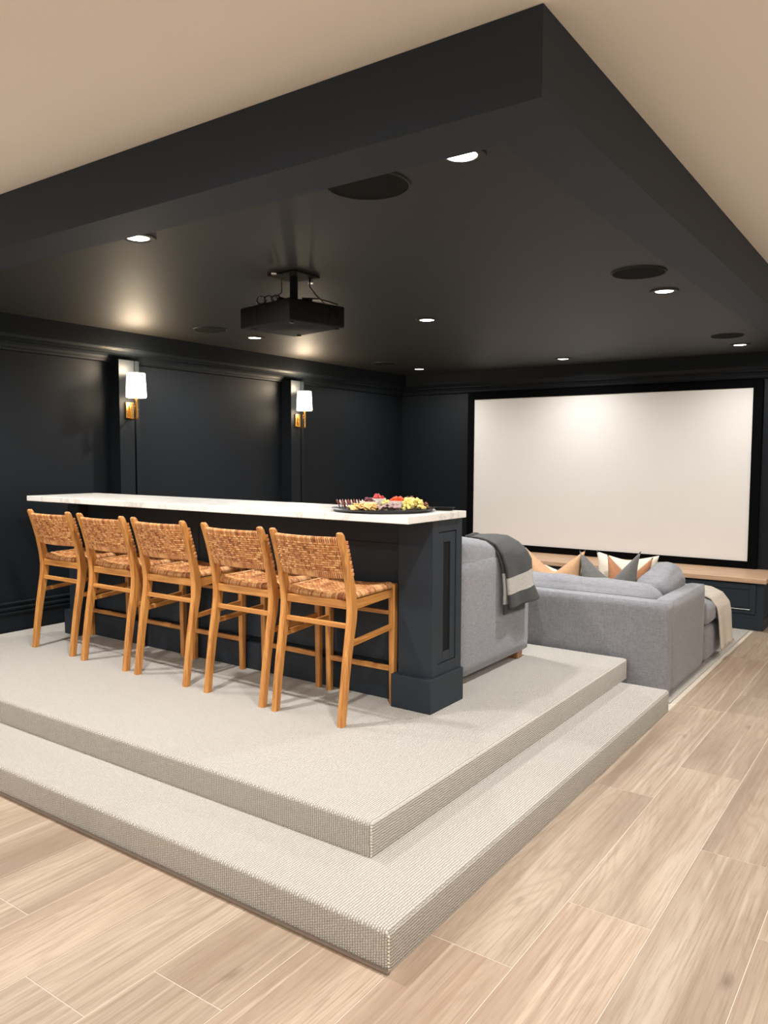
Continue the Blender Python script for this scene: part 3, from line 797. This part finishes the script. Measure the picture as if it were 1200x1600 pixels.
# ------------------------------------------------------------------ projector
t = thing('projector', 'black ceiling projector hanging on a short pole mount', 'projector', (-2.88, 3.27, ZT))
ang = math.radians(-11); cc = Vector((-2.90, 3.27, 0))
def rot_bm(b):
    bmesh.ops.rotate(b.bm, cent=cc, matrix=Matrix.Rotation(ang, 3, 'Z'), verts=b.bm.verts); return b
pz0, pz1 = 2.203, 2.318
b = B().box(-3.16, -2.71, 3.09, 3.47, pz0, pz1, .010, 3); link('body', rot_bm(b), M['black'], t, smooth=True)
b = B(); b.bm.verts.ensure_lookup_table()
b.lathe([(.045, 0), (.05, .004), (.05, .03), (.038, .034), (.036, .012), (.0001, .008)], (0, 0, 0), 24)
bmesh.ops.rotate(b.bm, cent=(0, 0, 0), matrix=Matrix.Rotation(-PI/2, 3, 'X'), verts=b.bm.verts); bmesh.ops.translate(b.bm, vec=(-2.91, 3.468, 2.26), verts=b.bm.verts)
link('lens', rot_bm(b), M['black_gloss'], t, smooth=True)
link('connector_panel', rot_bm(B().box(-2.712, -2.706, 3.36, 3.42, 2.245, 2.295, .001, 1)), M['grille'], t)
b = B()
for k in range(4): b.box(-3.06+.04*k, -3.04+.04*k, 3.0875, 3.091, 2.23, 2.29, .001, 1)
link('vent', rot_bm(b), M['black'], t)
b = B()
for x, y in ((-3.08, 3.13), (-2.74, 3.13), (-3.08, 3.44), (-2.74, 3.44)): b.lathe([(.012, -.010), (.014, -.002), (.012, .002)], (x, y, pz0), 16)
link('adjuster_feet', rot_bm(b), M['black_gloss'], t, smooth=True)
mx, my = -2.86, 3.22
link('mount_pole', B().tube([(mx, my, pz1+.02), (mx, my, ZT-.01)], .022, 20), M['black'], t, smooth=True)
b = B().box(mx-.10, mx+.10, my-.10, my+.10, ZT-.010, ZT-.001, .003, 1); pl_ = link('ceiling_plate', b, M['black'], t)
b = B()
for x, y in ((-2.855, 3.06), (-2.835, 3.33)): b.lathe([(.014, -.018), (.016, -.012), (.010, -.001)], (x, y, ZT-.009), 16)
link('plate_bolt', b, M['chrome'], pl_, smooth=True)
b = B().box(mx-.12, mx+.12, my-.015, my+.015, pz1+.004, pz1+.018, .003, 1).box(mx-.015, mx+.015, my-.12, my+.12, pz1+.004, pz1+.018, .003, 1)
b.tube([(mx-.11, my, pz1-.004), (mx-.11, my, pz1+.012)], .008); b.tube([(mx+.11, my, pz1-.004), (mx+.11, my, pz1+.012)], .008)
link('mount_arms', b, M['black'], t, smooth=True)
b = B()
for k in range(3):
    cx, cy, r = -3.03+.045*k, 3.14+.01*k, .032
    b.tube([(cx+r*math.cos(a*PI/9), cy+.006*a/9, pz1+.028+r*.6*math.sin(a*PI/9)) for a in range(19)], .004, 6)
b.tube([(-2.93, 3.15, pz1+.03), (-2.90, 3.17, pz1+.06), (-2.885, 3.15, ZT-.02), (-2.87, 3.14, ZT-.004)], .0035, 6)
b.tube([(-2.74, 3.33, pz1+.01), (-2.76, 3.28, pz1+.05), (-2.79, 3.27, pz1+.09), (-2.80, 3.28, ZT-.004)], .004, 6)
b.tube([(-2.71, 3.40, pz1-.03), (-2.70, 3.39, pz1+.01), (-2.76, 3.30, pz1+.03), (-2.82, 3.24, pz1+.03)], .005, 6)
link('cable', b, M['black_gloss'], t, smooth='all')

# ------------------------------------------------------------------ food platter on the counter
CZ = 1.2293
PC = Vector((-2.287, 3.245, CZ))
R = .262
b = B(); b.lathe([(.0001, .0002), (R-.03, .0002), (R-.012, .004), (R, .016), (R-.004, .018), (R-.018, .009), (.0001, .009)], PC, 64)
tag(link('serving_platter', b, M['black_gloss'], base=PC, smooth=True), 'large round black platter heaped with snacks on the countertop', 'platter')
FZ = CZ+.0092
import math as _m
RGT = Vector((_m.cos(YAW), _m.sin(YAW), 0)); FWD = Vector((-_m.sin(YAW), _m.cos(YAW), 0))   # directions along and across the long view of the platter
def spot(a, d): return PC + RGT*a + FWD*d       # a: along the platter's length seen from the room, d: deeper
def bowl(a, d, r, h, label):
    p = spot(a, d); p.z = FZ; b = B()
    b.lathe([(.0001, .0), (r*.62, 0), (r*.9, h*.4), (r, h), (r-.004, h), (r*.86, h*.42), (r*.58, .006), (.0001, .006)], p, 32)
    return tag(link('serving_bowl', b, M['bowl'], base=p, smooth=True), label, 'bowl', 'white bowls on the platter'), p
bw = [bowl(-.07, -.05, .050, .042, 'small white bowl of dark berries, front left on the platter'), bowl(-.03, .085, .046, .050, 'small white bowl of red strawberries at the back of the platter'),
      bowl(.075, -.005, .048, .042, 'small white bowl of orange tomatoes, right of centre on the platter'), bowl(.135, .10, .046, .046, 'small white bowl of nuts at the far right of the platter')]
proto = {}
def piece(kind):
    if kind in proto: return proto[kind].copy()
    b = B()
    if kind == 'cheese_cube': b.box(-.008, .008, -.0075, .0075, 0, .014, .002, 1); mt = M['cheddar']
    elif kind == 'cracker': b.lathe([(.012, 0), (.014, .002), (.012, .005)], (0, 0, 0), 10); mt = M['cracker']
    elif kind == 'salami_slice': b.lathe([(.022, 0), (.0235, .0015), (.022, .003)], (0, 0, 0), 16); mt = M['salami']
    elif kind == 'cheese_slice': b.lathe([(.020, 0), (.0215, .0015), (.020, .003)], (0, 0, 0), 4); mt = M['fat']
    elif kind == 'strawberry': b.lathe([(.002, 0), (.009, .005), (.012, .012), (.010, .018), (.003, .021)], (0, 0, 0), 10); mt = M['strawberry']
    elif kind == 'cherry_tomato': b.lathe([(.003, 0), (.010, .003), (.0125, .010), (.010, .017), (.003, .020)], (0, 0, 0), 10); mt = M['tomato']
    elif kind == 'blackberry': b.lathe([(.002, 0), (.008, .003), (.010, .008), (.008, .014), (.002, .017)], (0, 0, 0), 8); mt = M['berry']
    elif kind == 'nut': b.lathe([(.002, 0), (.007, .002), (.008, .006), (.004, .010), (.001, .011)], (0, 0, 0), 8, sx=1.3); mt = M['nut']
    elif kind == 'ham_fold':
        b.grid(lambda u, v: ((u-.5)*.05, (v-.5)*.035, .014+.012*math.sin(u*PI*3)*math.sin(v*PI)+.010*math.cos(v*PI*2)*(1-u)), 12, 8); mt = M['ham']
    o = link(kind, b, mt, smooth='all' if kind not in ('cheese_cube',) else False)
    if kind == 'ham_fold': solid(o, .003)
    proto[kind] = o; return o
def put(kind, p, rot, label, cat, group):
    first = kind not in proto; o = piece(kind)
    if not first: C.objects.link(o)
    o.location = p; o.rotation_euler = rot; tag(o, label, cat, group)
rnd = random.uniform
def heap(kind, n, a0, a1, d0, d1, lay, hgt, label, cat, group, tilt=.5):
    for k in range(n):
        L = k/n; a, d = rnd(a0, a1), rnd(d0, d1)
        s = 1-.6*L; am, dm = (a0+a1)/2, (d0+d1)/2
        p = spot(am+(a-am)*s, dm+(d-dm)*s)
        if (p-PC).length > R-.03: p = PC+(p-PC)*((R-.035)/(p-PC).length)
        p.z = FZ+.0005+L*hgt
        put(kind, p, (rnd(-tilt, tilt), rnd(-tilt, tilt), rnd(0, 6)), label, cat, group)
heap('cheese_cube', 90, .06, .23, -.13, .06, 3, .046, 'pale yellow cheese cube in the right-hand heap on the platter', 'cheese', 'cheese cubes heaped on the platter')
heap('cracker', 90, -.20, .02, -.18, -.06, 3, .028, 'small golden cracker along the front of the platter', 'cracker', 'golden crackers on the platter', .9)
heap('ham_fold', 12, -.01, .08, -.17, -.05, 2, .012, 'folded greyish pink ham at the front centre of the platter', 'ham', 'ham folds on the platter', .2)
heap('nut', 30, .16, .24, -.02, .10, 2, .028, 'brown nut at the right end of the platter', 'nut', 'nuts on the platter', .9)
heap('cheese_cube', 24, -.02, .05, .02, .10, 2, .030, 'pale yellow cheese cube between the bowls on the platter', 'cheese', 'cheese cubes between the bowls')
heap('cracker', 22, -.14, -.04, .04, .14, 2, .030, 'golden cracker behind the front left bowl', 'cracker', 'crackers behind the bowls', .9)
for row in range(2):
    for k in range(13):
        p = spot(-.225+.014*k, -.06+.05*row+.002*k); p.z = FZ+.026+.002*row
        q = 'salami_slice' if k % 2 == 0 else 'cheese_slice'
        put(q, p, (0, 1.15, YAW+rnd(-.1, .1)), 'dark red salami slice standing in the fanned row at left' if k % 2 == 0 else 'white cheese slice standing between the salami slices', 'salami' if k % 2 == 0 else 'cheese', 'fanned salami slices' if k % 2 == 0 else 'fanned cheese slices')
def fill(bi, kind, n, r, z0_, label, cat, group, tl=.6):
    p0 = bw[bi][1]
    for k in range(n):
        a = rnd(0, 2*PI); rr = r*math.sqrt(rnd(0, 1)); L = k/n
        p = p0+Vector((rr*math.cos(a)*(1-.5*L), rr*math.sin(a)*(1-.5*L), z0_+L*.022))
        put(kind, p, (rnd(-tl, tl), rnd(-tl, tl), a), label, cat, group)
fill(0, 'blackberry', 16, .034, .026, 'dark berry in the front left white bowl', 'berry', 'dark berries in the bowl')
fill(1, 'strawberry', 14, .032, .034, 'red strawberry in the white bowl at the back', 'strawberry', 'strawberries in the bowl', .9)
fill(2, 'cherry_tomato', 14, .032, .026, 'orange red cherry tomato in the white bowl right of centre', 'tomato', 'tomatoes in the bowl')
fill(3, 'nut', 22, .034, .030, 'brown nut in the far right white bowl', 'nut', 'nuts in the bowl', .9)
# small oval dish beside the platter
p = Vector((-2.13, 3.47, CZ)) if False else Vector((-2.165, 3.49, CZ)); p = Vector((-2.19, 3.46, CZ))
p = Vector((-2.058, 3.465, CZ))
b = B(); b.lathe([(.0001, .0002), (.040, .0002), (.050, .013), (.052, .016), (.047, .016), (.040, .004), (.0001, .004)], p, 36, sx=1.15, sy=.8)
tag(link('small_dish', b, M['black'], base=p, smooth=True), 'small black oval dish beside the snack platter, near the counter end', 'dish')
